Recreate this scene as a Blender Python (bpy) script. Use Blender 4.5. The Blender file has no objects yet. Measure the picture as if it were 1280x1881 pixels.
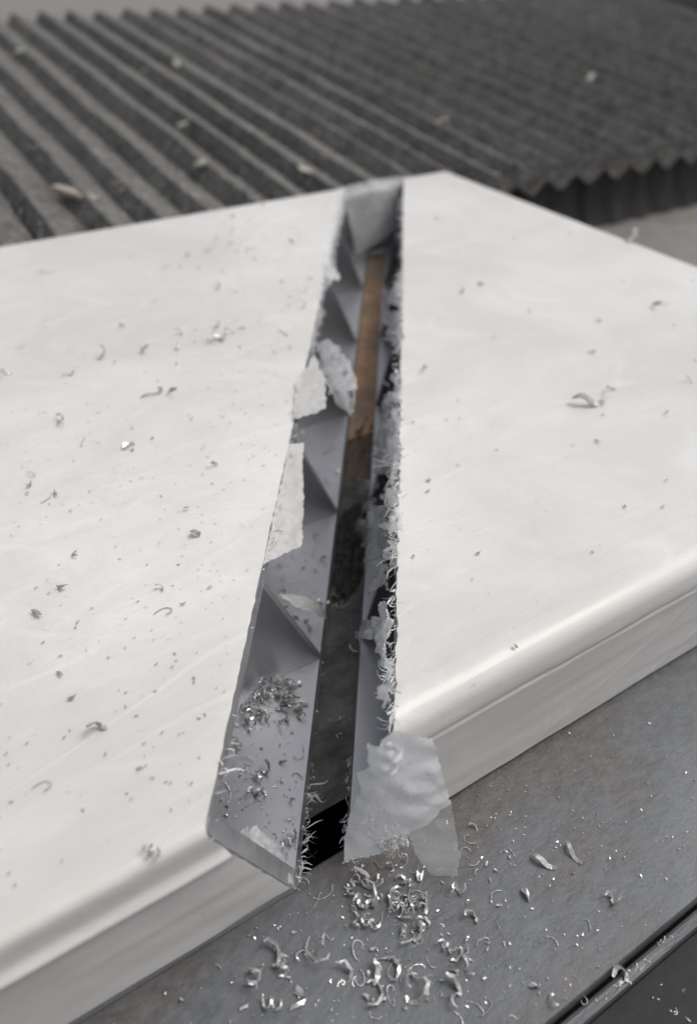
import bpy, bmesh, math, random
from mathutils import Vector, Matrix, noise
random.seed(7)
S = 0.03                      # metres per modelling unit (one chamber of the profile along the cut)
sc = bpy.context.scene
# ------------------------------------------------------------------ camera
YAW, PIT, ROL = .590, -.659, .022
CAM = Vector((-.592, -1.136, 2.557)); FPX = 1456.0; CX, CY = 640.0, 940.5
fw = Vector((math.cos(PIT)*math.sin(YAW), math.cos(PIT)*math.cos(YAW), math.sin(PIT)))
rt0 = Vector((math.cos(YAW), -math.sin(YAW), 0)); up0 = rt0.cross(fw)
RT = math.cos(ROL)*rt0 + math.sin(ROL)*up0; UP = -math.sin(ROL)*rt0 + math.cos(ROL)*up0
cd = bpy.data.cameras.new('camera'); cam = bpy.data.objects.new('camera', cd)
sc.collection.objects.link(cam); sc.camera = cam
cam.matrix_world = Matrix.Translation(CAM*S) @ Matrix((RT, UP, -fw)).transposed().to_4x4()
cd.sensor_fit = 'VERTICAL'; cd.sensor_height = 36; cd.lens = FPX/1881*36
cd.clip_start = .005; cd.clip_end = 500
cd.dof.use_dof = True; cd.dof.focus_distance = 2.75*S; cd.dof.aperture_fstop = 23
# ------------------------------------------------------------------ light
SUN_EL, SUN_AZ = math.radians(60), math.radians(110)   # azimuth clockwise from +Y: to the right
w = bpy.data.worlds.new('World'); sc.world = w; w.use_nodes = True
nt = w.node_tree; bg = nt.nodes['Background']
sky = nt.nodes.new('ShaderNodeTexSky'); sky.sky_type = 'NISHITA'; sky.sun_disc = False
sky.sun_elevation = SUN_EL; sky.sun_rotation = SUN_AZ; sky.air_density = 1.0; sky.dust_density = 4.0; sky.ozone_density = 1.0
hs = nt.nodes.new('ShaderNodeHueSaturation'); hs.inputs['Saturation'].default_value = .22
nt.links.new(sky.outputs[0], hs.inputs['Color']); nt.links.new(hs.outputs[0], bg.inputs[0])
bg.inputs[1].default_value = .125
sd = bpy.data.lights.new('sun', 'SUN'); sd.energy = .75; sd.angle = math.radians(28); sd.color = (1, .96, .91)
sun = bpy.data.objects.new('sun', sd); sc.collection.objects.link(sun)
sdir = Vector((math.sin(SUN_AZ)*math.cos(SUN_EL), math.cos(SUN_AZ)*math.cos(SUN_EL), math.sin(SUN_EL)))
sun.rotation_euler = sdir.to_track_quat('Z', 'Y').to_euler()
sc.view_settings.view_transform = 'Standard'; sc.view_settings.look = 'None'
sc.view_settings.exposure = 0.09; sc.view_settings.gamma = 1

# ------------------------------------------------------------------ helpers
def ray(x, y): return fw + RT*((x-CX)/FPX) - UP*((y-CY)/FPX)
def onz(x, y, z=0.0):
    d = ray(x, y); return CAM + d*((z-CAM.z)/d.z)
def onplane(x, y, p, n):
    d = ray(x, y); return CAM + d*((p-CAM).dot(n)/d.dot(n))
def tag(o, label=None, cat=None, group=None, kind=None):
    if label: o['label'] = label
    if cat: o['category'] = cat
    if group: o['group'] = group
    if kind: o['kind'] = kind
    return o
def link(o, parent=None):
    sc.collection.objects.link(o)
    if parent is not None: o.parent = parent
    return o
def obj(name, verts, faces, mat, parent=None, smooth=False, loc=None):
    me = bpy.data.meshes.new(name)
    me.from_pydata([tuple(Vector(v)*S) for v in verts], [], faces); me.update()
    if mat: me.materials.append(mat)
    if smooth:
        for p in me.polygons: p.use_smooth = True
    o = bpy.data.objects.new(name, me)
    if loc is not None: o.location = Vector(loc)*S
    return link(o, parent)
def empty(name, label, cat, loc=(0, 0, 0), group=None):
    o = bpy.data.objects.new(name, None); o.location = Vector(loc)*S; o.empty_display_size = .01
    link(o); return tag(o, label, cat, group)
def fixn(o):
    bm = bmesh.new(); bm.from_mesh(o.data); bmesh.ops.recalc_face_normals(bm, faces=bm.faces); bm.to_mesh(o.data); bm.free(); return o
def bevel(o, wd, seg=2):
    m = o.modifiers.new('bevel', 'BEVEL'); m.width = wd*S; m.segments = seg; m.limit_method = 'ANGLE'; return o
def prism(name, poly, z0, z1, mat, parent=None, x=None):
    """poly of (x,y) lofted from z0 to z1"""
    n = len(poly)
    v = [(p[0], p[1], z0) for p in poly] + [(p[0], p[1], z1) for p in poly]
    f = [list(range(n))[::-1], list(range(n, 2*n))] + [(i, (i+1) % n, n+(i+1) % n, n+i) for i in range(n)]
    return fixn(obj(name, v, f, mat, parent))
def hexa(name, c, mat, parent=None):
    """8 corners: bottom 4 then top 4"""
    return fixn(obj(name, c, [(3, 2, 1, 0), (4, 5, 6, 7), (0, 1, 5, 4), (1, 2, 6, 5), (2, 3, 7, 6), (3, 0, 4, 7)], mat, parent))

# ------------------------------------------------------------------ materials
class M:
    def __init__(s, name):
        s.m = bpy.data.materials.new(name); s.m.use_nodes = True; s.t = s.m.node_tree; s.n = s.t.nodes; s.l = s.t.links
        s.b = s.n['Principled BSDF']; tc = s.n.new('ShaderNodeTexCoord'); s.co = tc.outputs['Object']
    def map(s, scale, rot=0):
        mp = s.n.new('ShaderNodeMapping'); s.l.new(s.co, mp.inputs[0])
        mp.inputs['Scale'].default_value = [k/S for k in scale]; mp.inputs['Rotation'].default_value = (0, 0, rot); return mp.outputs[0]
    def noise(s, scale=(1, 1, 1), detail=4, rough=.55, rot=0, dist=0):
        t = s.n.new('ShaderNodeTexNoise'); t.inputs['Scale'].default_value = 1
        t.inputs['Detail'].default_value = detail; t.inputs['Roughness'].default_value = rough; t.inputs['Distortion'].default_value = dist
        s.l.new(s.map(scale, rot), t.inputs['Vector']); return t.outputs[0]
    def ramp(s, src, stops):
        r = s.n.new('ShaderNodeValToRGB'); e = r.color_ramp.elements
        while len(e) < len(stops): e.new(.5)
        for i, (p, c) in enumerate(stops):
            e[i].position = p; e[i].color = (c if isinstance(c, tuple) else (c, c, c)) + (1,)
        s.l.new(src, r.inputs[0]); return r.outputs[0]
    def mix(s, fac, a, b, mode='MIX'):
        x = s.n.new('ShaderNodeMix'); x.data_type = 'RGBA'; x.blend_type = mode
        for sock, val in ((x.inputs[0], fac), (x.inputs[6], a), (x.inputs[7], b)):
            if isinstance(val, bpy.types.NodeSocket): s.l.new(val, sock)
            else: sock.default_value = val if isinstance(val, float) else tuple(val)+(1,)
        return x.outputs[2]
    def math(s, op, a, b=0.0):
        x = s.n.new('ShaderNodeMath'); x.operation = op
        for k, val in ((0, a), (1, b)):
            if isinstance(val, bpy.types.NodeSocket): s.l.new(val, x.inputs[k])
            else: x.inputs[k].default_value = val
        return x.outputs[0]
    def set(s, **k):
        for a, v in k.items():
            i = s.b.inputs[{'col': 'Base Color', 'rough': 'Roughness', 'metal': 'Metallic', 'alpha': 'Alpha', 'coat': 'Coat Weight', 'coatr': 'Coat Roughness', 'spec': 'Specular IOR Level', 'trans': 'Transmission Weight', 'sheen': 'Sheen Weight', 'aniso': 'Anisotropic'}[a]]
            if isinstance(v, bpy.types.NodeSocket): s.l.new(v, i)
            else: i.default_value = (tuple(v)+(1,)) if isinstance(v, (tuple, list)) else v
        return s
    def bump(s, h, dist, strength=1.0, normal=None):
        b = s.n.new('ShaderNodeBump'); b.inputs['Distance'].default_value = dist*S; b.inputs['Strength'].default_value = strength
        s.l.new(h, b.inputs['Height'])
        if normal is not None: s.l.new(normal, b.inputs['Normal'])
        s.l.new(b.outputs[0], s.b.inputs['Normal']); return b.outputs[0]

def film_material():
    m = M('white_film')
    big = m.noise((.55, .7, .5), 3); fine = m.noise((14, 14, 14), 5)
    c = m.ramp(big, [(.3, (.64, .61, .58)), (.7, (.74, .72, .69))])
    sheen_cloud = m.ramp(m.noise((.8, 1.1, 1), 8, .72, .4, .6), [(.44, 0.0), (.66, 1.0)])  # lighter cloudy patches put the film's soft sheen into its colour
    smear = m.ramp(m.math('MULTIPLY', m.noise((2.5, 5, 1), 7, .75, .5, .7), m.noise((.7, .9, 1), 3)), [(.27, 0.0), (.42, 1.0)])
    streak = m.ramp(m.math('MULTIPLY', m.noise((.6, 13, 1), 4, .6, .25, 2.2), m.noise((.9, 1.3, 1), 3)), [(.30, 0.0), (.42, 1.0)])
    c = m.mix(m.math('MULTIPLY', sheen_cloud, .6), c, (.83, .82, .80))
    c = m.mix(m.math('MULTIPLY', smear, .45), c, (.88, .875, .86))
    c = m.mix(m.math('MULTIPLY', streak, .08), c, (.9, .89, .87))
    speck = m.ramp(m.noise((34, 34, 34), 2), [(.70, 0.0), (.76, 1.0)])
    sw = m.math('PINGPONG', m.math('MULTIPLY', m.noise((.22, .8, .3), 1, .4, .35, .6), 16.0), .5)
    sw = m.math('MULTIPLY', m.ramp(sw, [(.0, 1.0), (.07, 0.0)]), m.ramp(m.noise((.9, 1.4, 1), 5, .7), [(.46, 0.0), (.56, 1.0)]))
    c = m.mix(m.math('MULTIPLY', sw, .28), c, (.90, .89, .88))
    c = m.mix(m.math('MULTIPLY', speck, .4), c, (.40, .39, .37))
    wave = m.noise((.35, 5.5, 1), 3, .5, .32, 2.2)
    r = m.ramp(m.noise((1.2, 2.5, 2), 5, .6, -.2, .8), [(.3, .34), (.7, .55)])
    m.set(col=c, rough=r, coat=.35, coatr=m.ramp(smear, [(0, .10), (1, .38)]))
    h = m.math('ADD', m.math('MULTIPLY', sw, .3), m.math('ADD', m.noise((1.2, 2.0, 1), 4, .6, .3, 1.0), m.math('ADD', m.math('MULTIPLY', fine, .05), m.math('ADD', m.math('MULTIPLY', smear, .3), wave))))
    m.bump(h, .014, .35)
    return m.m
def bare_material(name, lo, hi, metal=.75, rough=(.32, .5), sc_=(6, 6, 6), scratch=(3, 60, 3)):
    m = M(name)
    c = m.ramp(m.noise(sc_, 5), [(.3, lo), (.7, hi)])
    m.set(col=c, metal=metal, rough=m.ramp(m.noise(scratch, 4), [(.3, rough[0]), (.7, rough[1])]))
    m.bump(m.noise(scratch, 4), .004, .35); return m.m
FILM = film_material()
INNER = bare_material('bare_aluminium', (.47, .475, .50), (.57, .575, .605), .78, (.34, .44), (1.5, 1.5, 1.5), (2, 3, 2))
CUT = bare_material('sawn_aluminium', (.52, .52, .54), (.68, .68, .69), .7, (.25, .42), (10, 10, 10), (8, 8, 90))
SWARF = bare_material('swarf_aluminium', (.50, .49, .48), (.78, .77, .75), .7, (.2, .42), (40, 40, 40), (60, 60, 60))
SWARFD = bare_material('dull_swarf', (.34, .335, .325), (.56, .55, .54), .35, (.35, .55), (40, 40, 40), (60, 60, 60))
def shred_material(name, a0, a1, scale=(5, 22, 9), tint=(.90, .90, .91), rot=.6):
    m = M(name)
    n1 = m.noise(scale, 7, .75, rot, 1.4); n2 = m.noise((34, 34, 34), 5, .7); n3 = m.noise((4, 4, 4), 3)
    al = m.ramp(m.math('ADD', m.math('MULTIPLY', n1, .45), m.math('ADD', m.math('MULTIPLY', n2, .2), m.math('MULTIPLY', n3, .35))), [(.40, a0), (.60, a1)])
    m.set(col=tint, rough=.22, alpha=al, coat=1.0, coatr=.08, spec=.8)
    nb = m.bump(m.math('ADD', n1, m.math('MULTIPLY', n2, .5)), .016, .5)
    tr = m.n.new('ShaderNodeBsdfTranslucent'); tr.inputs[0].default_value = (.95, .95, .96, 1)
    mx = m.n.new('ShaderNodeMixShader'); mx.inputs[0].default_value = .30
    m.l.new(m.b.outputs[0], mx.inputs[1])
    tp = m.n.new('ShaderNodeBsdfTransparent'); mx2 = m.n.new('ShaderNodeMixShader'); m.l.new(al, mx2.inputs[0])
    m.l.new(tp.outputs[0], mx2.inputs[1]); m.l.new(tr.outputs[0], mx2.inputs[2]); m.l.new(mx2.outputs[0], mx.inputs[2])
    m.l.new(mx.outputs[0], m.n['Material Output'].inputs[0]); return m.m
SHRED = shred_material('torn_film', .72, 1.0, tint=(.96, .96, .965))
VEIL = shred_material('thin_film', .28, .85, (8, 8, 8), (.95, .95, .96))
def sheet_material(name, a0, a1, fib, bumpd, tint=(.95, .95, .96)):
    m = M(name)
    soft = m.noise((3, 3, 3), 4, .6); f1 = m.noise((9, 60, 20), 5, .75, .9, 1.8); f2 = m.noise((70, 14, 30), 5, .75, .2, 2.0)
    fibre = m.ramp(m.math('MAXIMUM', f1, f2), [(.58, 0.0), (.70, 1.0)])
    al = m.math('MINIMUM', m.math('ADD', m.ramp(soft, [(.35, a0), (.62, a1)]), m.math('MULTIPLY', fibre, fib)), 1.0)
    m.set(col=tint, rough=.25, alpha=al, coat=.35, coatr=.06, spec=.7)
    m.bump(m.math('ADD', soft, m.math('MULTIPLY', fibre, .12)), bumpd, .6)
    tr = m.n.new('ShaderNodeBsdfTranslucent'); tr.inputs[0].default_value = (.95, .95, .96, 1)
    tp = m.n.new('ShaderNodeBsdfTransparent'); m2 = m.n.new('ShaderNodeMixShader'); m.l.new(al, m2.inputs[0])
    m.l.new(tp.outputs[0], m2.inputs[1]); m.l.new(tr.outputs[0], m2.inputs[2])
    m1 = m.n.new('ShaderNodeMixShader'); m1.inputs[0].default_value = .2
    m.l.new(m.b.outputs[0], m1.inputs[1]); m.l.new(m2.outputs[0], m1.inputs[2]); m.l.new(m1.outputs[0], m.n['Material Output'].inputs[0]); return m.m
FLAP = sheet_material('milky_film', .86, 1.0, .3, .03)
TAIL = sheet_material('clear_film', .28, .55, .6, .03)
HAZY = sheet_material('hazy_film', .20, .42, .45, .03)
TAB = sheet_material('white_tab', .97, 1.0, 0.0, .03, (.74, .725, .70))
STRIP = shred_material('opaque_film', .93, 1.0, (2, 40, 2), (.80, .80, .78), .2)
def table_material():
    m = M('steel_table')
    big = m.noise((.9, 1.3, 1), 5, .6, .3); mott = m.noise((16, 22, 16), 6, .7)
    c = m.ramp(big, [(.36, (.100, .085, .075)), (.46, (.112, .104, .098)), (.55, (.115, .121, .131)), (.68, (.150, .157, .168))])
    rust = m.ramp(m.noise((1.7, 2.6, 1), 4, .6, -.4), [(.56, 0.0), (.74, 1.0)])
    c = m.mix(m.math('MULTIPLY', rust, .5), c, (.165, .128, .110))
    c = m.mix(m.ramp(mott, [(.42, .0), (.75, .38)]), c, (.28, .285, .29))
    dark = m.ramp(m.noise((9, 6, 9), 4, .6, .5), [(.62, 0.0), (.72, .55)])
    c = m.mix(dark, c, (.09, .088, .086))
    m.set(col=c, rough=m.ramp(mott, [(.3, .38), (.7, .60)]), metal=.25, spec=.5)
    scr = m.noise((3, 70, 3), 4, .6, .35)
    m.bump(m.math('ADD', mott, m.math('MULTIPLY', scr, .14)), .010, .4); return m.m
TABLE = table_material()
def simple(name, lo, hi, rough=.7, scale=(8, 8, 8), metal=0.0, bump=.01, spec=.4, bs=.6, detail=6):
    m = M(name); n = m.noise(scale, detail, .65)
    m.set(col=m.ramp(n, [(.32, lo), (.68, hi)]), rough=rough, metal=metal, spec=spec)
    m.bump(n, bump, bs); return m.m
BLACK = simple('black_enamel', (.008, .008, .009), (.016, .016, .018), .6, (20, 20, 20), 0, .004)
VOID = simple('recess_darkness', (.008, .008, .009), (.015, .015, .016), .8)  # near-black colour painting the darkness down in the slot
EDGE = simple('dark_edge', (.025, .022, .02), (.05, .045, .04), .6, (30, 8, 20))
LEDGE = simple('grey_ledge', (.10, .097, .105), (.16, .155, .165), .45, (4, 26, 10), .3)
GRIME = simple('grimy_steel', (.07, .066, .062), (.23, .22, .21), .75, (6, 8, 6), .1, .05)
CRUD = simple('packed_crumbs', (.045, .043, .04), (.22, .21, .195), .9, (26, 26, 26), 0, .12, .3, 1.0)
BED = simple('machine_bed', (.20, .185, .172), (.27, .258, .245), .7, (2, 3, 2), 0, .02)
FLOOR = simple('pale_floor', (.50, .49, .47), (.60, .585, .565), .8, (.15, .15, .15), 0, .02)
def wood_material():
    m = M('brown_wood'); g = m.noise((10, 1.5, 4), 6, .7, .63, .6)
    c = m.ramp(g, [(.3, (.44, .25, .13)), (.6, (.64, .40, .23)), (.8, (.52, .34, .22))])
    c = m.mix(m.ramp(m.noise((2.2, 2.2, 2), 4), [(.42, 0.0), (.62, .8)]), c, (.24, .19, .15))
    m.set(col=c, rough=.7); m.bump(g, .02, .5); return m.m
WOOD = wood_material()
def rubber_material():
    m = M('dusty_rubber')
    big = m.noise((.5, .35, .5), 4); dust = m.noise((4.5, 3.5, 4.5), 9, .82); fine = m.noise((17, 17, 17), 6, .75)
    c = m.ramp(dust, [(.30, (.052, .049, .047)), (.50, (.09, .086, .082)), (.74, (.22, .213, .202))])
    # dust settles on faces that look up
    ge = m.n.new('ShaderNodeNewGeometry'); sx = m.n.new('ShaderNodeSeparateXYZ'); m.l.new(ge.outputs['Normal'], sx.inputs[0])
    upf = m.ramp(sx.outputs[2], [(.25, .35), (.80, 1.0)])
    c = m.mix(m.math('MULTIPLY', upf, m.ramp(dust, [(.36, .05), (.60, .85)])), c, (.225, .217, .206))
    c = m.mix(m.ramp(fine, [(.56, 0.0), (.66, .85)]), c, (.40, .39, .37))
    c = m.mix(m.ramp(m.noise((9, 9, 9), 5, .7), [(.60, 0.0), (.68, .7)]), c, (.36, .35, .32))
    c = m.mix(m.ramp(m.noise((22, 22, 22), 3), [(.30, .7), (.42, 0.0)]), c, (.045, .043, .042))
    m.set(col=c, rough=.85, spec=.25); m.bump(m.math('ADD', dust, fine), .035, .6); return m.m
RUBBER = rubber_material()

# ------------------------------------------------------------------ setting
TH = .935; CT = 1/math.tan(TH); H = .603; W = 4.777; XE = 4.318; KA, KG, KB = .272, .184, .172
def xl(y, z): return y*CT - KA*z/H            # left cut face
def xr(y, z): return KG + y*CT + KB*z/H       # right cut face
def gridbox(name, x0, x1, y0, y1, z0, z1, mat, parent=None):
    return hexa(name, [(x0, y0, z0), (x1, y0, z0), (x1, y1, z0), (x0, y1, z0), (x0, y0, z1), (x1, y0, z1), (x1, y1, z1), (x0, y1, z1)], mat, parent)
tag(gridbox('floor', -260, 320, -200, 600, -14.5, -14, FLOOR), kind='structure')
tag(gridbox('machine_bed', -30, 24, 4.9, 40, -1.2, -.52, BED), kind='structure')
tag(gridbox('machine_bed', 5.2, 24, -.6, 4.9, -1.2, -.522, BED), kind='structure')
tb = empty('steel_table', 'mottled grey steel machine table the white bar lies on', 'table')
fp = bevel(gridbox('front_plate', -9, 5.1, -.712, .052, -.09, -.003, TABLE, tb), .012)
rp = gridbox('rear_plate', -9, 4.95, .29, 4.88, -.16, -.045, GRIME, tb)
gridbox('support_rib', -9, 4.95, 4.2, 4.8, -.64, -.165, BLACK, tb)
gridbox('edge_strip', -9, 5.1, -.700, -.60, -.3, -.092, EDGE, tb)
tag(gridbox('table_recess', -9, 5.1, -.58, 4.7, -1.3, -1.1, VOID), kind='structure')  # slab painted near-black, stands for the shade below the plates
# sill rail and black tray in front
ld = gridbox('ledge_rail', -9, 6, -.765, -.724, -.4, -.055, LEDGE); bevel(ld, .012)
tag(ld, 'narrow dark grey metal rail along the table edge beside the black tray', 'rail')
tr = gridbox('tray', -9, 6, -7, -.768, -.5, -.105, BLACK)
tag(tr, 'black glossy tray in the bottom right corner below the table edge', 'tray')
# dirt in the slot and brown timber packing below the cut
def along(k, off=0.0, z=0.0):   # point k chambers along the cut, off to the right
    return (k*math.cos(TH)+off, k*math.sin(TH), z)
def strip(name, k0, k1, o0, o1, z0, z1, mat, parent=None):
    c = [along(k0, o0, z0), along(k0, o1, z0), along(k1, o1, z0), along(k1, o0, z0)]
    return hexa(name, c+[(p[0], p[1], z1) for p in c], mat, parent)
wd = empty('wood_packing', 'brown timber strip lying under the far half of the cut', 'wood strip')
for i, (a, b, dz) in enumerate([(2.75, 3.92, .0), (3.924, 5.0, .003), (5.004, 5.75, -.002)]):
    bevel(strip('block', a, b, -.10, KG+.10, -.044, -.012+dz, WOOD, wd), .006)
def lump(name, cx, cy, rx, ry, z, hgt, mat, seed, nn=26):
    v, f = [], []
    for i in range(nn+1):
        for j in range(nn+1):
            u, w_ = -1+2*i/nn, -1+2*j/nn; r = math.hypot(u, w_)
            hh = max(0, 1-r*r)*hgt*(.55+1.1*noise.noise(Vector((u*4+seed, w_*4, seed))))
            hh += .35*hgt*max(0, 1-r)*noise.noise(Vector((u*13+seed, w_*13, seed)))
            v.append((cx+rx*u+CT*ry*w_, cy+ry*w_, z+hh-.004))
    for i in range(nn):
        for j in range(nn): f.append((i*(nn+1)+j, (i+1)*(nn+1)+j, (i+1)*(nn+1)+j+1, i*(nn+1)+j+1))
    return obj(name, v, f, mat, smooth=False)
p = onz(662, 805, -.03)
tag(lump('crumb_heap', p.x, p.y, .17, .42, -.044, .052, simple('rusty_crumbs', (.13, .10, .075), (.30, .24, .19), .9, (16, 16, 16), 0, .08), 8, 36), 'rusty brown crumbs over the near end of the timber strip', 'debris', kind='stuff')
p = onz(640, 1010, -.04)
tag(lump('crumb_heap', p.x, p.y, .13, .33, -.044, .055, CRUD, 3, 40), 'dark heap of packed crumbs in the slot halfway along the cut', 'debris', kind='stuff')

# ------------------------------------------------------------------ the notched bar
bar = empty('notched_profile', 'white film covered hollow aluminium bar with a mitred notch sawn across it', 'metal profile')
Y0, TW = .0, .035
def slab(name, side, y0, y1, z0, z1, mat, xend):
    xf = xl if side < 0 else xr
    pts = []
    for z in (z0, z1):
        a, b = xf(y0, z), xf(y1, z)
        pts += [(xend, y0, z), (a, y0, z), (b, y1, z), (xend, y1, z)]
    return hexa(name, pts, mat, bar)
XL = -5.5
for side, xe in ((-1, XL), (1, XE)):
    o = slab('bottom_wall', side, .012, W-.05, 0, TW, INNER, xe)
    slab('top_wall', side, .050 if side < 0 else .085, W-.002, H-TW-.008, H-.008, CUT, xe)
    slab('corner_wall', side, .012 if side < 0 else .032, .049 if side < 0 else .084, H-TW-.026, H-.018 if side < 0 else H-.024, CUT, xe)
    slab('front_wall', side, .008, .058, TW+.001, H-TW-.027, CUT, xe)
    for k in range(1, 6):
        y = k*math.sin(TH)
        slab('web', side, y-.013, y+.013, TW+.001, H-TW-.009, INNER, xe)
gridbox('back_wall', XL, XE, W-.048, W-.002, TW+.001, H-TW-.009, INNER, bar)
gridbox('end_cap', XE-.03, XE-.001, .06, W-.05, TW+.002, H-TW-.01, INNER, bar)
# bridge of the uncut back wall across the notch, still in its film
pts = []
v, f = [], []
n = 16
for i in range(n+1):
    t = i/n; x = xl(W, H)-.06 + t*(xr(W, H)-xl(W, H)+.16); sag = .05*math.sin(t*math.pi)**.7
    for (y, z) in ((W-.30+.25*t*t, H-.28-.2*(1-t)), (W-.12, H-.10+sag*.2), (W-.03, H-.012+sag*.7), (W+.01, H-.01+sag*.6), (W+.03, H-.12)): v.append((x, y, z))
for i in range(n):
    for j in range(0, 4): f.append((i*5+j, (i+1)*5+j, (i+1)*5+j+1, i*5+j+1))
obj('film_bridge', v, f, HAZY, bar, True)

# outer film, one skin over the top and front of each half, ragged along the cut
prof0 = [(W+.004, .05), (W+.006, H-.06), (W-.006, H-.012), (W-.035, H)]
ys = []
y = W-.06
while y > .06: ys.append(y); y -= .021
prof0 += [(q, H) for q in ys]
corner = [(.034, H-.0005), (.018, H-.004), (.006, H-.013), (.0, H-.028), (-.001, H-.06), (-.002, H-.095), (-.004, H-.122), (-.018, H-.130), (-.024, H-.140), (-.022, H-.147), (-.006, H-.158), (-.002, H-.168), (-.001, H-.21)]
corner_r = [(.080, H-.001), (.052, H-.006), (.028, H-.018), (.010, H-.036), (.001, H-.060), (-.004, H-.095), (-.006, H-.120), (-.004, H-.132), (.006, H-.138), (.007, H-.144), (-.003, H-.152), (-.001, H-.168), (-.001, H-.21)]
def skin(name, side):
    prof = [q for q in prof0 if q[0] > .09]+corner_r if side > 0 else prof0+corner
    xf = xl if side < 0 else xr
    fr = [(-.001, H-.21-i*(H-.21-.05)/14) for i in range(1, 15)] if side < 0 else [(-.001, H-.21-i*(H-.21-.022)/14) for i in range(1, 15)]
    pr = prof+fr
    far = XL if side < 0 else XE+.004
    steps = [0, .004, .014, .03, .045, .06, .08, .10, .12, .14, .16, .18, .2, .22, .25, .28, .31, .35, .4, .45, .5, .6, .7, .85, 1.0]
    v, f = [], []; nft = len(prof)-7
    for i, (yy, zz) in enumerate(pr):
        x0 = xf(max(yy, 0) if yy < W else W, zz)
        jit = .010*noise.noise(Vector((i*.9, side*5, 0)))+.006*random.uniform(-1, 1)
        amp = 1.0 if side > 0 else .9 if yy > 1.75 else .35
        x0 = x0 - side*(.004+amp*jit)
        if (far-x0)*side < .03: x0 = far-side*.03
        for s in steps:
            x = x0+(far-x0)*s
            dz = 0
            if .0 < s < .3 and zz > H-.005: dz = .004*noise.noise(Vector((x*4, yy*4, 2)))
            dy = 0
            if i >= nft and s > 0: dy = -.006*abs(noise.noise(Vector((x*1.3, zz*28, side*7))))-.003*noise.noise(Vector((x*6, zz*9, 1)))
            if i == len(pr)-1 and side < 0: zz2 = zz+.022*noise.noise(Vector((x*5, 1, 1)))+.012
            else: zz2 = zz
            v.append((x, yy+dy, zz2+dz+(.004*noise.noise(Vector((i*.6, 8, side))) if s == 0 else 0)))
    m_ = len(steps)
    for i in range(len(pr)-1):
        for j in range(m_-1): f.append((i*m_+j, i*m_+j+1, (i+1)*m_+j+1, (i+1)*m_+j))
    o = obj(name, v, f, FILM, bar, True); fixn(o); return o
skin('protective_film', -1); skin('protective_film', 1)

# ------------------------------------------------------------------ torn film built as crumpled patches
def inpoly(x, y, P):
    c = False; j = len(P)-1
    for i in range(len(P)):
        (xi, yi), (xj, yj) = P[i], P[j]
        if (yi > y) != (yj > y) and x < (xj-xi)*(y-yi)/(yj-yi)+xi: c = not c
        j = i
    return c
def patch(name, P, surf, mat, parent, step=4.0, rag=5.0, crump=.02, freq=8.0, holes=0.0, seed=0, label=None, bulge=0.0):
    step = step*.6
    xs = [p[0] for p in P]; ysx = [p[1] for p in P]
    x0, x1, y0, y1 = min(xs)-8, max(xs)+8, min(ysx)-8, max(ysx)+8
    nx, ny = int((x1-x0)/step)+1, int((y1-y0)/step)+1
    idx, v, f = {}, [], []
    n = (surf[1])
    def vert(i, j):
        if (i, j) not in idx:
            q = onplane(x0+i*step+random.uniform(-.35, .35)*step, y0+j*step+random.uniform(-.35, .35)*step, surf[0], surf[1])
            nn = noise.noise(q*freq+Vector((seed, 0, 0)))+.8*abs(noise.noise(q*freq*2.1+Vector((seed, 3, 0))))+.35*noise.noise(q*freq*5.5+Vector((seed, 6, 0)))
            cxp, cyp = (i/nx-.5)*2, (j/ny-.5)*2
            q = q + n*(crump*nn+bulge*max(0, 1-cxp*cxp-.5*cyp*cyp)); idx[(i, j)] = len(v); v.append(q)
        return idx[(i, j)]
    for i in range(nx):
        for j in range(ny):
            a, b = x0+(i+.5)*step, y0+(j+.5)*step
            nz = Vector((a*.06, b*.06, seed)); r1 = noise.noise(nz*1.7); r2 = noise.noise(nz*1.7+Vector((9, 9, 9)))
            if not inpoly(a+rag*r1*2, b+rag*r2*2, P): continue
            if holes and noise.noise(Vector((a*.045, b*.045, seed+4))) > .5-holes: continue
            f.append((vert(i, j), vert(i, j+1), vert(i+1, j+1), vert(i+1, j)))
    o = obj(name, v, f, mat, parent, True)
    if label: o['label'] = label
    return o
def plane3(a, b, c):
    n = (b-a).cross(c-a).normalized()
    if n.dot(CAM-a) < 0: n = -n
    return (a, n)
ZP = Vector((0, 0, 1))
topL = (Vector((0, 0, H+.004)), ZP)
cutn = Vector((math.sin(TH), -math.cos(TH), 0))
def bevplane(side, off=0.0):
    xf = xl if side < 0 else xr
    a = Vector((xf(0, 0)-side*off, 0, 0)); b = Vector((xf(3, 0)-side*off, 3, 0)); c = Vector((xf(0, H)-side*off, 0, H))
    return plane3(a, b, c)
BL, BR = bevplane(-1, .02), bevplane(1, .035)
# left side flaps
patch('film_flap', [(585, 640), (600, 620), (640, 664), (655, 700), (650, 768), (625, 750), (602, 718), (590, 700)], (Vector((0, 0, H-.004)), ZP), HAZY, bar, 3.5, 3, .03, 6, .05, 2, 'smoky half clear film hanging over the middle of the cut')
strip_pl = plane3(Vector((xl(1, H), 1.0, H)), Vector((xl(2.4, H), 2.4, H)), Vector((xl(1.5, H)+.03, 1.46, H-.035)))
patch('film_tab', [(484, 1036), (506, 930), (530, 816), (557, 815), (556, 1000), (520, 1018)], strip_pl, TAB, bar, 3, 1.0, .010, 5, 0, 3, 'narrow white tab of skin folded down into the cut')
patch('film_tab', [(538, 774), (598, 752), (598, 700), (578, 650), (545, 700)], (Vector((0, 0, H+.009)), ZP), TAB, bar, 3, 1.6, .010, 5, 0, 4)
patch('film_flap', [(585, 560), (612, 500), (628, 410), (640, 360), (625, 350), (600, 470)], (Vector((0, 0, H+.009)), ZP), HAZY, bar, 3.2, 4, .01, 6, .1, 14)
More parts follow.
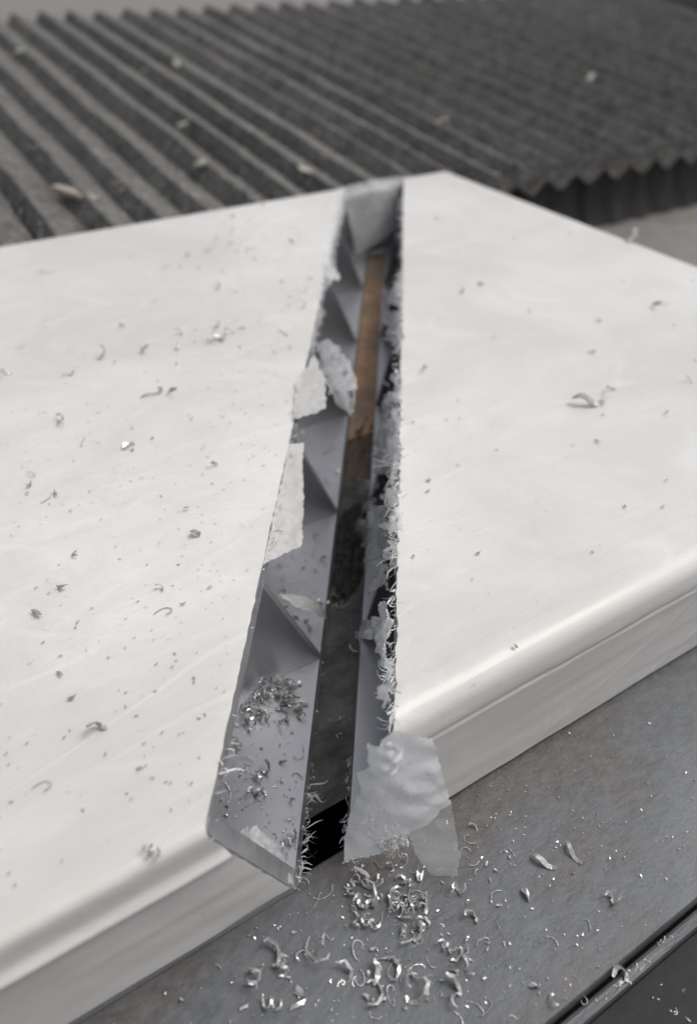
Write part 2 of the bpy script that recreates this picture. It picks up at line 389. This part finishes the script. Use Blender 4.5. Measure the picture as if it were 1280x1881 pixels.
# curled sliver inside the left half
cpl = plane3(onz(510, 1090, .30), onz(600, 1140, .06), onz(545, 1135, .22))
patch('film_curl', [(508, 1092), (545, 1103), (580, 1122), (602, 1142), (575, 1138), (552, 1130), (533, 1126)], cpl, STRIP, bar, 3, 1, .006, 9, 0, 5, 'small shiny film curl behind the nearest web', .04)
# right side shreds, hanging on the bevelled edge
shreds = [([(706, 728), (738, 722), (738, 742), (722, 745), (716, 790), (706, 800)], BR, 0.0, FLAP),
          ([(695, 800), (735, 770), (738, 850), (700, 860), (690, 850)], BR, .10, FLAP),
          ([(688, 850), (735, 840), (738, 905), (715, 935), (712, 890), (690, 870)], BR, .16, TAIL),
          ([(655, 880), (690, 878), (684, 935), (735, 925), (738, 975), (700, 965), (658, 985)], BR, .02, TAIL),
          ([(662, 960), (718, 952), (716, 1080), (690, 1090), (668, 1010)], BR, .06, TAIL),
          ([(648, 1150), (690, 1128), (722, 1100), (726, 1180), (712, 1215), (690, 1170), (660, 1180)], BR, .10, FLAP),
          ([(700, 1160), (724, 1150), (724, 1280), (712, 1270), (700, 1215)], BR, .18, FLAP),
          ([(700, 540), (735, 530), (738, 620), (722, 640), (708, 590)], BR, .12, FLAP)]
for i, (P, s_, h_, mt) in enumerate(shreds):
    patch('film_shred', P, s_, mt, bar, 3.2, 5, .035, 5, h_+.06, 20+i)
for i in range(16):
    y = random.choice([random.uniform(560, 1290), random.uniform(700, 1000)]); x = 735-13*(y-330)/1000; a, b = random.uniform(8, 26), random.uniform(10, 34)
    P = [(x+4, y-b), (x-a*.4, y-b*.6), (x-a, y-b*random.uniform(-.5, .5)), (x-a*.5, y+b*.3), (x-a*random.uniform(.1, .8), y+b), (x+4, y+b*.7)]
    patch('film_shred', P, (BR[0]+BR[1]*random.uniform(-.02, .03), BR[1]), random.choice([FLAP, TAIL, FLAP]), bar, 2.8, 3.5, .035, 7, random.uniform(.0, .15), 60+i)
patch('film_shred', [(600, 485), (622, 490), (618, 515), (600, 520)], topL, SHRED, bar, 3, 4, .02, 9, .1, 31)
# hanging flap at the near corner of the right half
fp_ = plane3(Vector((xr(0, H), -.015, H)), Vector((KG, -.02, .02)), onz(842, 1600, .012))
patch('film_flap', [(655, 1412), (690, 1385), (700, 1350), (722, 1332), (795, 1352), (812, 1420), (828, 1475), (812, 1480), (790, 1500), (745, 1522), (700, 1560), (632, 1580), (636, 1520), (664, 1440)], fp_, FLAP, bar, 3.5, 1.6, .022, 3.2, 0, 41, 'crumpled milky film sheet hanging from the near corner of the notch', .03)
patch('film_flap', [(745, 1520), (812, 1478), (828, 1470), (843, 1560), (840, 1606), (800, 1612), (762, 1565)], fp_, TAIL, bar, 3.5, 1.4, .010, 3.5, 0, 43, 'thin clear tail of film touching the table')
patch('film_fold', [(674, 1395), (676, 1360), (716, 1338), (738, 1362), (740, 1395), (705, 1420)], (fp_[0]+fp_[1]*.05, fp_[1]), FLAP, bar, 3.2, 1.5, .03, 6, 0, 45, None, .05)
# film in the near corner of the left opening
patch('film_shred', [(430, 1530), (470, 1518), (512, 1560), (545, 1640), (520, 1610), (490, 1570), (455, 1552)], plane3(onz(430, 1530, .25), onz(545, 1640, .04), onz(500, 1520, .10)), VEIL, bar, 3.2, 4, .02, 8, 0, 47)

# burr and thread fringes: too many to count
def ribbon(v, f, pts, wid, up):
    b = len(v)
    for i, p in enumerate(pts):
        w_ = wid*(1-.7*abs(2*i/(len(pts)-1)-1)); v += [p-up*w_, p+up*w_]
        if i: f.append((b+2*i-2, b+2*i-1, b+2*i+1, b+2*i))
def fringe(name, pts_fn, count, mat, ln=(.015, .05), wid=.004, curl=1.5):
    v, f = [], []
    for _ in range(count):
        for _try in range(6):
            p, d = pts_fn(random.random()); cl = noise.noise(p*3.1+Vector((1, 2, 3)))+.6*noise.noise(p*9)
            if random.random() < .12+max(0, cl)*2.4: break
        p = p.copy(); L = random.uniform(*ln)*(.5+max(0, .5+cl))
        n = random.randint(4, 8); a = Vector((random.gauss(0, 1), random.gauss(0, 1), random.gauss(0, 1))).normalized()
        up = Vector((random.gauss(0, 1), random.gauss(0, 1), random.gauss(0, 1))).normalized(); pts = []
        for i in range(n):
            pts.append(p.copy()); p = p+d*(L/n); d = (Matrix.Rotation(random.uniform(.2, 1)*curl, 3, a) @ d).normalized()
        ribbon(v, f, pts, wid*random.uniform(.5, 1.6), up)
    o = obj(name, v, f, mat, bar); o['kind'] = 'stuff'; return o
def e_right(t):
    y = .02+4.3*t**1.3; return Vector((xr(y, H)-.003, y, H+random.uniform(-.01, .004))), Vector((-1, random.uniform(-.6, .6), random.uniform(-.8, .5))).normalized()
def e_kerfL(t):
    y = .02+1.5*t**2; return Vector((xl(y, 0), y, random.uniform(-.01, .03))), Vector((1, random.uniform(-.8, .8), random.uniform(-.5, .6))).normalized()
def e_kerfR(t):
    y = .0+.35*t; return Vector((xr(y, 0), y, random.uniform(-.02, .03))), Vector((-1, random.uniform(-.8, .8), random.uniform(-.6, .4))).normalized()
def e_left(t):
    y = (1.2+3.3*t) if random.random() < .85 else .1+1.5*t; return Vector((xl(y, H-.02), y, H-.012)), Vector((1, random.uniform(-.5, .5), random.uniform(-.6, .5))).normalized()
def e_flap(t):
    q = onplane(640+95*t, 1582-55*t+random.uniform(-10, 4), *fp_); return q+fp_[1]*.01, Vector((random.uniform(-.3, .8), -.5, random.uniform(-.8, .5))).normalized()
def e_flap2(t):
    q = onplane(random.uniform(670, 735), random.uniform(1400, 1560), *fp_); return q+fp_[1]*.03, Vector((random.uniform(-1, 1), -.5, random.uniform(-1, .5))).normalized()
THREAD = simple('plastic_thread', (.74, .74, .74), (.86, .86, .85), .4, (20, 20, 20), .1, .002)
fringe('burr_fringe', e_right, 560, THREAD, (.03, .09), .0028, .8)
fringe('burr_fringe', e_left, 380, THREAD, (.02, .06), .0026, .8)
fringe('burr_fringe', e_kerfL, 90, THREAD, (.02, .07), .0022, 1.6)
fringe('burr_fringe', e_kerfR, 50, THREAD, (.02, .06), .0022, 1.6)
fringe('burr_fringe', e_flap, 520, THREAD, (.015, .05), .0014, 1.2)
fringe('burr_fringe', e_flap2, 150, THREAD, (.01, .035), .0012, 1.0)

# ------------------------------------------------------------------ pleated bellows cover behind
bel = empty('bellows_cover', 'long dusty dark rubber bellows cover with sharp pleats behind the bar', 'bellows cover')
SL = .04; ZF = .20; YF, YB = 5.16, 16.3
def zb(y): return ZF+SL*(y-YF)
def bx(i, y):
    xf = 2.16+.437*i; t = (y-5.2)/9.8; d = xf-2.16; xb = xf+.62+.15*d+.018*d*abs(d); return xf+(xb-xf)*t
NP = 30
for i in range(-7, 28):
    v = []; secs = 24
    hh = .17
    rr = random.uniform(-.02, .02); hj = random.uniform(-.018, .018)
    for s in range(secs+1):
        y = YF-.02+(YB-YF)*s/secs; a, b = bx(i, y), bx(i+1, y); p_ = b-a
        wob = .03*noise.noise(Vector((i*3.1, y*.45, 0))); wz = .03*noise.noise(Vector((i*2.3, y*.7, 5)))+hj
        if s == 0: hs_ = .93
        else: hs_ = 1
        z = zb(y)
        v += [(a+wob, y, z), (a+p_*.24+wob+rr, y, z+hh*hs_+wz), (a+p_*.32+wob+rr, y, z+hh*.96*hs_+wz), (a+p_*.985+wob, y, z+.012), (a+p_*.62, y, z-.13), (a+p_*.50, y, z-.13)]
    f = [tuple(range(6))[::-1], tuple(range(secs*6, secs*6+6))]
    for s in range(secs):
        for j in range(6):
            k = (j+1) % 6; f.append((s*6+j, s*6+k, (s+1)*6+k, (s+1)*6+j))
    fixn(obj('pleat', v, f, RUBBER, bel))
# hanging skirt under the pleat ends
v, f = [], []
n = 260
for i in range(n+1):
    x = -1.5+16.5*i/n; d = .05*noise.noise(Vector((x*5, 0, 3)))+.03*math.sin(x*14)
    for z, yy in ((ZF-.05, YF+.30), (-.25, YF+.22), (-.515, YF+.10)): v.append((x, yy+d, z))
for i in range(n):
    for j in range(2): f.append((i*3+j, (i+1)*3+j, (i+1)*3+j+1, i*3+j+1))
obj('skirt', v, f, simple('skirt_rubber', (.018, .017, .016), (.06, .057, .054), .8, (9, 3, 1.5), 0, .03), bel, True)
# side rail along the far edge of the bellows
ex0, ex1 = Vector((bx(28, 5.2), 5.2, 0)), Vector((bx(28, 17), 17, 0))
def railbox(name, o0, o1, zz0, zz1, mat, parent):
    c = []
    for dz in (zz0, zz1):
        c += [(ex0.x+o0, ex0.y, zb(5.2)+dz), (ex0.x+o1, ex0.y, zb(5.2)+dz), (ex1.x+o1, ex1.y, zb(17)+dz), (ex1.x+o0, ex1.y, zb(17)+dz)]
    return hexa(name, c, mat, parent)
railbox('edge_strip', .0, .10, -.2, .24, LEDGE, bel)
gr = empty('guide_rail', 'dark steel side rail with pale bolts beyond the bellows at top right', 'rail')
railbox('rail_body', .35, 1.6, -.6, .62, EDGE, gr)
for k, y in enumerate((9.0, 12.2, 15.4)):
    x = ex0.x+(ex1.x-ex0.x)*(y-5.2)/11.8+.345; r = .07
    vv = []; 
    for a in range(12): vv += [(x-.05, y+r*math.cos(a*math.pi/6), zb(y)+.42+r*math.sin(a*math.pi/6)), (x+.02, y+r*math.cos(a*math.pi/6), zb(y)+.42+r*math.sin(a*math.pi/6))]
    fixn(obj('bolt', vv, [tuple(range(0, 24, 2)), tuple(range(1, 24, 2))]+[(2*a, 2*a+1, (2*a+3) % 24, (2*a+2) % 24) for a in range(12)], SWARF, gr))

# ------------------------------------------------------------------ shavings
def me_strip(name, path, widths, mat, twist=0.0, serr=0.0, th=.002):
    """ribbon along path with per point width, given thickness"""
    v, f = [], []; n = len(path)
    for i, p in enumerate(path):
        t = (path[min(i+1, n-1)]-path[max(i-1, 0)]).normalized()
        side = t.cross(Vector((math.sin(twist*i), .15*math.cos(twist*i*.7), 1))).normalized() if abs(t.z) < .95 else Vector((1, 0, 0))
        nn = side.cross(t).normalized(); w_ = widths[i]*(1+serr*(1 if i % 2 else -1))
        v += [p-side*w_-nn*th, p+side*w_-nn*th, p+side*w_*.9+nn*th, p-side*w_*.9+nn*th]
        if i:
            b = 4*(i-1)
            for j in range(4): f.append((b+j, b+(j+1) % 4, b+4+(j+1) % 4, b+4+j))
    f += [(3, 2, 1, 0), (4*n-4, 4*n-3, 4*n-2, 4*n-1)]
    me = bpy.data.meshes.new(name); me.from_pydata([tuple(q*S) for q in v], [], f); me.materials.append(mat); return me
def zlift(path, wid):
    m = min(p.z for p in path); return [p-Vector((0, 0, m-wid*.5)) for p in path]
def mk_arc(mat, R=.055, ang=2.6, wid=.013, tilt=.5, n=9):
    pts = []
    for i in range(n):
        a = -ang/2+ang*i/(n-1); r = R*(1+.15*random.uniform(-1, 1))
        pts.append(Vector((r*math.cos(a)-R*.6, r*math.sin(a), R*tilt*math.sin(a*1.3+random.uniform(-.2, .2)))))
    return me_strip('shaving', zlift(pts, wid), [wid*(.35+.9*math.sin(math.pi*(i+.5)/n)) for i in range(n)], mat, .35, .12)
def mk_helix(mat, R=.02, turns=2.2, L=.11, wid=.009, n=20):
    pts = [Vector((R*math.cos(2*math.pi*turns*i/n), L*(i/n-.5)+.006*random.uniform(-1, 1), R*math.sin(2*math.pi*turns*i/n))) for i in range(n)]
    return me_strip('shaving', zlift(pts, wid), [wid*(.5+.5*math.sin(math.pi*(i+.5)/n)) for i in range(n)], mat, .2, .1)
def mk_thread(mat, L=.16, wid=.0028, n=16, cur=.5):
    p = Vector((0, 0, 0)); d = Vector((1, 0, 0)); pts = []; c = random.uniform(-cur, cur)
    for i in range(n):
        pts.append(p.copy()); p = p+d*(L/n); c += random.uniform(-.25, .25); d = Matrix.Rotation(c, 3, 'Z') @ d; d.z = random.uniform(-.2, .2)
    c0 = sum(pts, Vector())/n; pts = [q-Vector((c0.x, c0.y, 0)) for q in pts]
    return me_strip('thread', zlift(pts, wid), [wid]*n, mat, 0, 0, .0015)
def mk_flake(mat, r=.028):
    v = [Vector((0, 0, .012))]; k = 7
    for i in range(k):
        a = 2*math.pi*i/k; q = r*random.uniform(.4, 1.2); v.append(Vector((q*1.4*math.cos(a), q*.7*math.sin(a), random.uniform(0, .022))))
    vv = [p_ for p_ in v]+[p_-Vector((0, 0, .003)) for p_ in v]; f = []
    for i in range(k):
        a, b = 1+i, 1+(i+1) % k; f += [(0, a, b), (k+1, k+1+b, k+1+a), (a, k+1+a, k+1+b, b)]
    me = bpy.data.meshes.new('flake'); me.from_pydata([tuple(q*S) for q in vv], [], f); me.materials.append(mat); return me
def mk_sliver(mat):
    R = random.uniform(.07, .12); a0 = random.uniform(.35, .6); n = 7
    pts = [Vector((R*math.cos(a0*(2*i/(n-1)-1))-R, R*math.sin(a0*(2*i/(n-1)-1)), .01+.012*math.sin(i))) for i in range(n)]
    return me_strip('sliver', zlift(pts, .006), [.0095*(.6+.5*math.sin(math.pi*(i+.6)/n)) for i in range(n)], mat, .12, .05)
def lib(mat):
    return {'arc': [mk_arc(mat, random.uniform(.024, .046), random.uniform(1.6, 3.8), random.uniform(.004, .0105), random.uniform(.2, .8)) for _ in range(12)],
            'coil': [mk_helix(mat, random.uniform(.012, .02), random.uniform(1.2, 2.6), random.uniform(.05, .11), random.uniform(.004, .009)) for _ in range(8)],
            'thread': [mk_thread(mat, random.uniform(.08, .2), .0024, 14, random.uniform(.1, .7)) for _ in range(6)],
            'sliver': [mk_sliver(mat) for _ in range(3)],
            'flake': [mk_flake(mat, random.uniform(.012, .024)) for _ in range(6)]}
LB, LD = lib(SWARF), lib(SWARFD)
WORD = {'sliver': ('curved sliver', 'shaving'), 'arc': ('curved shaving', 'shaving'), 'coil': ('coiled shaving', 'shaving'), 'thread': ('thread', 'thread'), 'flake': ('flake', 'flake')}
NAME = {'sliver': 'curved_sliver', 'arc': 'curved_shaving', 'coil': 'coiled_shaving', 'thread': 'metal_thread', 'flake': 'metal_flake'}
SIZE = lambda s: 'tiny' if s < .55 else ('small' if s < 1.0 else ('medium' if s < 1.5 else 'large'))
def chip(kind, pos, s, place, lb=LB, rz=None, label=None, tilt=.25, gname=None):
    o = bpy.data.objects.new(NAME[kind], random.choice(lb[kind])); o.location = pos*S; o.scale = (s, s, s)
    o.rotation_euler = (random.uniform(-tilt, tilt), random.uniform(-tilt, tilt), random.uniform(0, 6.283) if rz is None else rz)
    tone = 'bright' if lb is LB else 'dull'
    if not label:
        d = pos.x-xl(pos.y, pos.z)
        if 'film' in place and 'on ' in place:
            row = 'along the back edge' if pos.y > 4 else 'towards the back edge' if pos.y > 3 else 'past the middle' if pos.y > 2 else 'before the middle' if pos.y > 1 else 'towards the front edge'
            col = ', close to the notch' if abs(d) < .9 else ', away from the notch' if abs(d) < 2 else ', far out'
        elif 'opening' in place:
            row = ['nearest chamber', 'second chamber', 'third chamber', 'far chambers'][min(3, int(max(0, pos.y)/math.sin(TH)))]; col = ' by cut edge' if d > -.2+.0 else ' under the top'
        elif place == 'on the table':
            row = 'beside the white bar' if pos.y > -.2 else 'in its middle band' if pos.y > -.45 else 'near its front edge'
            col = ', at the left' if pos.x < .1 else ', below the notch' if pos.x < .45 else ', right of the heap' if pos.x < .8 else ', at the far right'
        else: row = col = ''
        place_ = (place+' '+row+col).strip()
        label = f'{SIZE(s)} {tone} {WORD[kind][0]} {place_}'
    link(o); tag(o, label, WORD[kind][1], gname or f'{WORD[kind][1]}s {place}'); return o
TZ = .0
def table(kind, x, y, s, label=None, place='on the steel table in front of the notch', **k): return chip(kind, onz(x, y, TZ), s, place, LD if (not label and random.random() < .35) else LB, label=label, **k)
# table: the loose heap under the notch
spots = [('coil', 650, 1625, 1.3), ('arc', 668, 1610, 1.5), ('arc', 685, 1640, 1.4), ('coil', 660, 1660, 1.5), ('arc', 675, 1685, 1.2), ('arc', 690, 1660, 1.3), ('coil', 640, 1640, 1.1),
         ('arc', 722, 1640, 1.3), ('coil', 730, 1655, 1.5), ('coil', 742, 1670, 1.3), ('arc', 756, 1675, 1.0), ('coil', 770, 1700, 1.3), ('arc', 760, 1715, 1.3), ('arc', 785, 1695, .9), ('coil', 718, 1665, 1.2)]
for _ in range(34):
    a = random.random(); spots.append((random.choice(['arc', 'coil', 'thread', 'arc']), (random.gauss(668, 16) if a < .5 else random.gauss(745, 20)), (random.gauss(1645, 28) if a < .5 else random.gauss(1675, 34)), random.uniform(.6, 1.3)))
for k, x, y, s in spots: table(k, x, y, s*.55, place='in the loose heap below the film flap', tilt=.6)
uniq = [('arc', 505, 1755, 1.5, 'large crescent shaving nearest the left bar end on the table'), ('coil', 520, 1775, 1.3, 'twisted shaving beside the large crescent on the table'),
        ('coil', 466, 1800, 1.6, 'crumpled grey shaving leftmost on the open table'), ('arc', 575, 1755, 1.5, 'forked curved shaving right of the large crescent'),
        ('arc', 592, 1745, 1.2, 'curved shaving touching the forked one'), ('arc', 638, 1785, 1.5, 'hooked shaving below the middle of the heap'),
        ('arc', 690, 1790, 1.3, 'bright half ring shaving alone on the table'), ('arc', 692, 1830, 1.5, 'grey arched shaving low in the frame'),
        ('arc', 728, 1780, 1.4, 'ring shaped shaving beneath the long metal thread'), ('arc', 770, 1830, 1.6, 'S shaped shaving near the bottom edge'),
        ('arc', 830, 1810, 1.4, 'thick hooked shaving rightmost in the lower group'), ('arc', 838, 1835, 1.3, 'round nosed shaving below the thick hooked one'),
        ('coil', 820, 1745, 1.2, 'curly shaving at the left of the chained trio'), ('arc', 838, 1755, 1.2, 'middle shaving of the chained trio'), ('arc', 853, 1765, 1.3, 'dark ring shaving ending the chained trio'),
        ('arc', 865, 1685, 1.3, 'upright curved shaving right of the heap'), ('coil', 840, 1635, 1.4, 'long twisted shaving up by the film tail'), ('coil', 494, 1843, 1.3, 'rolled grey shaving at the lower left of the table'),
        ('flake', 550, 1825, 1.7, 'pale star shaped flake low on the table'), ('flake', 545, 1845, 1.5, 'pale flake under the star shaped one'), ('flake', 770, 1610, 1.9, 'bright folded flake just below the film flap'),
        ('arc', 740, 1583, .9, 'bright ring shaving under the film tail'), ('thread', 755, 1720, 2.2, 'long curly metal thread running down from the heap'), ('thread', 765, 1780, 2.0, 'bent wire like thread with hooked end'),
        ('sliver', 997, 1588, 1.6, 'flat pale curved sliver on the open table'), ('sliver', 1049, 1570, 1.3, 'shiny curved sliver right of the flat pale one'), ('flake', 966, 1645, 1.7, 'bright angular chip at the middle of the open table'),
        ('coil', 1125, 1658, 1.4, 'pale twisted shaving near the right of the table'), ('thread', 1080, 1697, .9, 'short bright thread near the table edge'), ('flake', 982, 1812, 1.3, 'bright oval flake low on the open table'),
        ('arc', 700, 1770, 1.0, 'slim silver curl above the bright half ring')]
for k, x, y, s, lb_ in uniq: table(k, x, y, s*.58, lb_, tilt=.4 if k != 'sliver' else .08, rz=None if k != 'sliver' else (-2.7 if x < 1020 else -3.3))
def front_y(x): return 1645-.612*(x-548)
n = 0
while n < 75:
    x = random.gauss(720, 190); y = random.uniform(1480, 1875)
    if not (250 < x < 1260 and y > front_y(x)+18 and y < 1881-.836*(x-1000)-10): continue
    if (x > 620 and x < 850 and y < 1590): continue
    table(random.choice(['flake', 'thread', 'flake', 'arc', 'thread']), x, y, random.uniform(.25, .65), place='on the table'); n += 1
# rail and tray
chip('arc', onz(1132, 1790, -.05), 1.2, '', label='pale curved shaving lying on the dark rail', rz=.9)
chip('thread', onz(1068, 1832, -.05), .6, '', label='short straight thread across the table edge gap', rz=-.6)
for _ in range(26):
    x = random.uniform(1080, 1278); y = random.uniform(1700, 1878)
    if y < 1881-.836*(x-1120): continue
    chip(random.choice(['flake', 'thread']), onz(x, y, -.104), random.uniform(.12, .4), 'in the black tray')
for _ in range(20):
    x = random.uniform(1040, 1275); y = 1881-.836*(x-1035)+random.uniform(-4, 18)
    chip(random.choice(['flake', 'thread']), onz(x, y, -.054), random.uniform(.15, .35), 'along the dark rail')
# chips on the top film, left and right
tl = [('coil', 405, 625, 1.9, 'bright coiled shaving with its shadow on the upper left film'), ('coil', 132, 688, 1.1, 'ridged curl near the left frame edge'), ('coil', 113, 773, 1.2, 'ridged curl below the first one at left'),
      ('thread', 285, 722, 2.4, 'long bent film sliver at the middle of the left top'), ('arc', 320, 722, 1.2, 'thin arched curl joined to the long sliver'), ('flake', 238, 820, 1.8, 'shiny crumpled flake on the left top'),
      ('arc', 188, 655, 1.1, 'small curl between the two ridged curls and the back edge'), ('flake', 345, 937, 1.2, 'glittering flake near the white strip'), ('flake', 358, 984, 1.5, 'grey chip beside the notch on the left top'),
      ('arc', 180, 1345, 1.4, 'blurry dark round curl low on the left top'), ('flake', 115, 1082, 1.2, 'pointed grey chip on the left top'), ('flake', 70, 1130, 1.4, 'elongated grey chip near the left frame edge'),
      ('flake', 104, 908, 1.4, 'flat grey chip above the pointed one'), ('coil', 280, 1568, 1.0, 'clear curl at the front edge of the left half'), ('thread', 85, 500, 1.4, 'white thread on the far left top'),
      ('thread', 520, 612, 1.2, 'short thread close to the notch far half'), ('arc', 12, 692, 1.3, 'shiny curl cut by the left frame edge')]
for k, x, y, s, lb_ in tl: chip(k, onz(x, y, H+.004), s*.75, '', LB if ('bright' in lb_ or 'shiny' in lb_ or 'clear' in lb_ or 'white' in lb_) else LD, label=lb_, gname='shavings on the left top film')
trr = [('sliver', 1080, 745, 2.6, 'long grey curved curl on the right top film'), ('arc', 1117, 720, 1.3, 'small curl just above the long grey one'), ('flake', 850, 536, 1.4, 'grey chip at left of a pair on the far right half'),
       ('arc', 884, 523, 1.2, 'grey chip at right of a pair on the far right half'), ('flake', 803, 402, 1.3, 'chip nearest the far corner on the right half'), ('arc', 1204, 565, 1.6, 'tall grey curl near the right frame edge'),
       ('flake', 1097, 590, 1.2, 'round grey chip left of the tall curl'), ('flake', 1088, 648, 1.2, 'grey chip below the round one'), ('arc', 780, 680, 1.1, 'thin dark crescent near the notch on the right half'),
       ('flake', 788, 883, .9, 'small dark chip beside the notch on the right half'), ('arc', 1158, 442, 2.2, 'pale green shard standing on the back edge of the right half'), ('flake', 1097, 812, .9, 'faint chip under the long grey curl'),
       ('flake', 1147, 930, .9, 'lowest left chip of a near pair on the right half'), ('flake', 1216, 932, .8, 'lowest right chip of a near pair on the right half'), ('flake', 945, 1188, .6, 'tiny dark chip near the front edge of the right half')]
for k, x, y, s, lb_ in trr: chip(k, onz(x, y, H+.004), s*.75, '', LD, label=lb_, rz=-2.15 if k == 'sliver' else None, tilt=.25 if k != 'sliver' else .05, gname='shavings on the right top film')
n = 0
while n < 95:
    x = random.uniform(0, 640); y = random.uniform(370, 1500)
    if n > 40: x = random.gauss(470, 100); y = random.uniform(370, 650)
    q = onz(x, y, H+.004)
    if q.y < .12 or q.y > W-.1 or q.x > xl(q.y, H)-.08 or x < 0: continue
    if n > 40 and y > 650: continue
    chip(random.choice(['flake', 'thread', 'arc', 'flake']), q, random.uniform(.25, .7)*(1.15 if y < 700 else 1), 'on left film', LD if random.random() < .8 else LB); n += 1
n = 0
while n < 34:
    x = random.uniform(735, 1278); y = random.uniform(330, 1200); q = onz(x, y, H+.004)
    if q.y < .15 or q.y > W-.1 or q.x < xr(q.y, H)+.06 or q.x > XE-.1: continue
    chip(random.choice(['flake', 'flake', 'arc']), q, random.uniform(.25, .6), 'on right film', LD); n += 1
# inside the left opening, on its floor
n = 0
while n < 120:
    zone = random.random()
    if zone < .35: x, y = random.gauss(500, 32), random.gauss(1278, 26)
    elif zone < .6: x, y = random.uniform(400, 560), random.uniform(1330, 1600)
    elif zone < .85: x, y = random.uniform(480, 610), random.uniform(985, 1180)
    else: x, y = random.uniform(550, 630), random.uniform(780, 930)
    q = onz(x, y, TW+.004)
    if q.y < .10 or q.x > xl(q.y, 0)-.03 or abs((q.y/math.sin(TH)) % 1) < .05: continue
    if x < 370+.2208*(1545-y)+12: continue
    kinds = ['arc', 'coil', 'arc', 'flake'] if zone < .35 else ['flake', 'thread', 'arc', 'flake']
    chip(random.choice(kinds), q, random.uniform(.5, .9) if zone < .35 else random.uniform(.25, .65), 'in the left opening', LD if random.random() < .75 else LB); n += 1
for x, y, s in ((458, 1328, 1.2), (438, 1370, 1.1), (484, 1420, 1.2), (474, 1460, 1.0), (535, 1545, 1.0)):
    chip('coil', onz(x, y, TW+.004), s*.8, 'in the near chamber of the left half', LB)
for _ in range(22):
    k = random.uniform(.55, 2.7); q = Vector(along(k, random.uniform(.02, KG-.02), -.04))
    chip(random.choice(['arc', 'thread', 'flake']), q, random.uniform(.3, .7), 'down in the slot under the notch', LB if random.random() < .4 else LD)
# pale debris on the bellows
PALE = {'flake': [mk_flake(simple('pale_chip', (.42, .42, .34), (.52, .50, .42), .7), .05) for _ in range(3)]}
deb = [(268, 130, 1.3, 'pale grain on the third pleat row from the left background'), (322, 117, 1.4, 'pale chip high on the left pleats'), (340, 228, 1.5, 'oval pale chip midway down the left pleats'), (372, 302, 1.9, 'largest yellowish chip near the bar back edge'),
       (555, 314, 1.7, 'greenish chip just behind the bar near the notch'), (809, 225, 1.6, 'bright white chip in the middle of the bellows'), (697, 105, 1.4, 'white speck chip high in the bellows middle'), (1086, 142, 1.4, 'white speck chip on the right pleats'),
       (768, 128, 1.8, 'pale upright sliver high in the bellows middle'), (38, 95, 1.5, 'pale chip at the far left of the bellows'), (945, 300, 1.3, 'pale chip near the pleat ends on the right')]
bn = Vector((0, -SL, 1))
for x, y, s, lb_ in deb:
    q = onplane(x, y, Vector((0, YF, ZF+.17)), bn); o = bpy.data.objects.new('debris_chip', random.choice(PALE['flake'])); o.location = q*S; o.scale = [s*1.1]*3
    o.rotation_euler = (.3, -.4, random.uniform(0, 6)); link(o); tag(o, lb_, 'chip', 'pale chips on the bellows')
q = onplane(148, 358, Vector((0, YF, ZF+.14)), bn)
o = tag(obj('wood_sliver', [(q.x+a, q.y+b, q.z+c) for c in (-.01, .03) for a, b in ((-.17, .30), (-.09, .32), (.03, .02), (.10, -.28), (.0, -.26), (-.08, .02))], [(5, 4, 3, 2, 1, 0), (6, 7, 8, 9, 10, 11)]+[(i, (i+1) % 6, 6+(i+1) % 6, 6+i) for i in range(6)], simple('pale_wood', (.36, .32, .28), (.44, .40, .36), .8)), 'pale elongated sliver lying along a pleat at the left', 'sliver')
fixn(o)
# dust too fine to count
def dust(name, fn, count, mat, size, label):
    v, f = [], []
    while len(v) < count*3:
        q = fn()
        if q is None: continue
        r = size*random.uniform(.3, 1.3); a = random.uniform(0, 6.28); b = len(v)
        for k, rr in ((0, 1), (2.1, .5), (3.6, .9)): v.append((q.x+r*rr*math.cos(a+k), q.y+r*rr*math.sin(a+k), q.z+random.uniform(.001, .006)))
        f.append((b, b+1, b+2))
    return tag(obj(name, v, f, mat), label, 'dust', kind='stuff')
def d_table():
    q = Vector((random.gauss(.3, .6), random.uniform(-.7, -.02), 0)); return q
dust('metal_dust', d_table, 650, SWARF, .0055, 'fine bright metal dust sprinkled over the steel table')
def d_left():
    q = Vector((random.uniform(-1.5, 3), random.uniform(.1, W-.1), H+.002)); return q if q.x < xl(q.y, H)-.03 and random.random() < math.exp(-(xl(q.y, H)-q.x)*.9) else None
dust('metal_dust', d_left, 900, SWARFD, .008, 'fine grey metal dust on the left top film')
def d_in():
    q = Vector((random.uniform(-1, 3), random.uniform(.1, 3.0), TW+.001)); return q if xl(q.y, 0)-.35 < q.x < xl(q.y, 0)-.02 else None
dust('metal_dust', d_in, 800, SWARFD, .007, 'fine grey metal dust on the floor of the left opening')
def bel_z(x, y):
    for i in range(-7, 31):
        a, b = bx(i, y), bx(i+1, y)
        if a <= x < b:
            t = (x-a)/(b-a); return zb(y)+(.17*t/.24 if t < .24 else .17*(1-t)/.76)
    return None
def d_bel():
    x = random.uniform(0, 1280); y = random.uniform(8, 440); q = onplane(x, y, Vector((0, YF, ZF+.10)), bn)
    if q.y < YF or q.y > 16 or (x > 700 and random.random() < .5): return None
    z = bel_z(q.x, q.y)
    return Vector((q.x, q.y, z+.012)) if z is not None else None
dust('rubber_dust', d_bel, 1500, PALE['flake'][0].materials[0], .034, 'pale crumbs and dust sprinkled over the dark pleats')
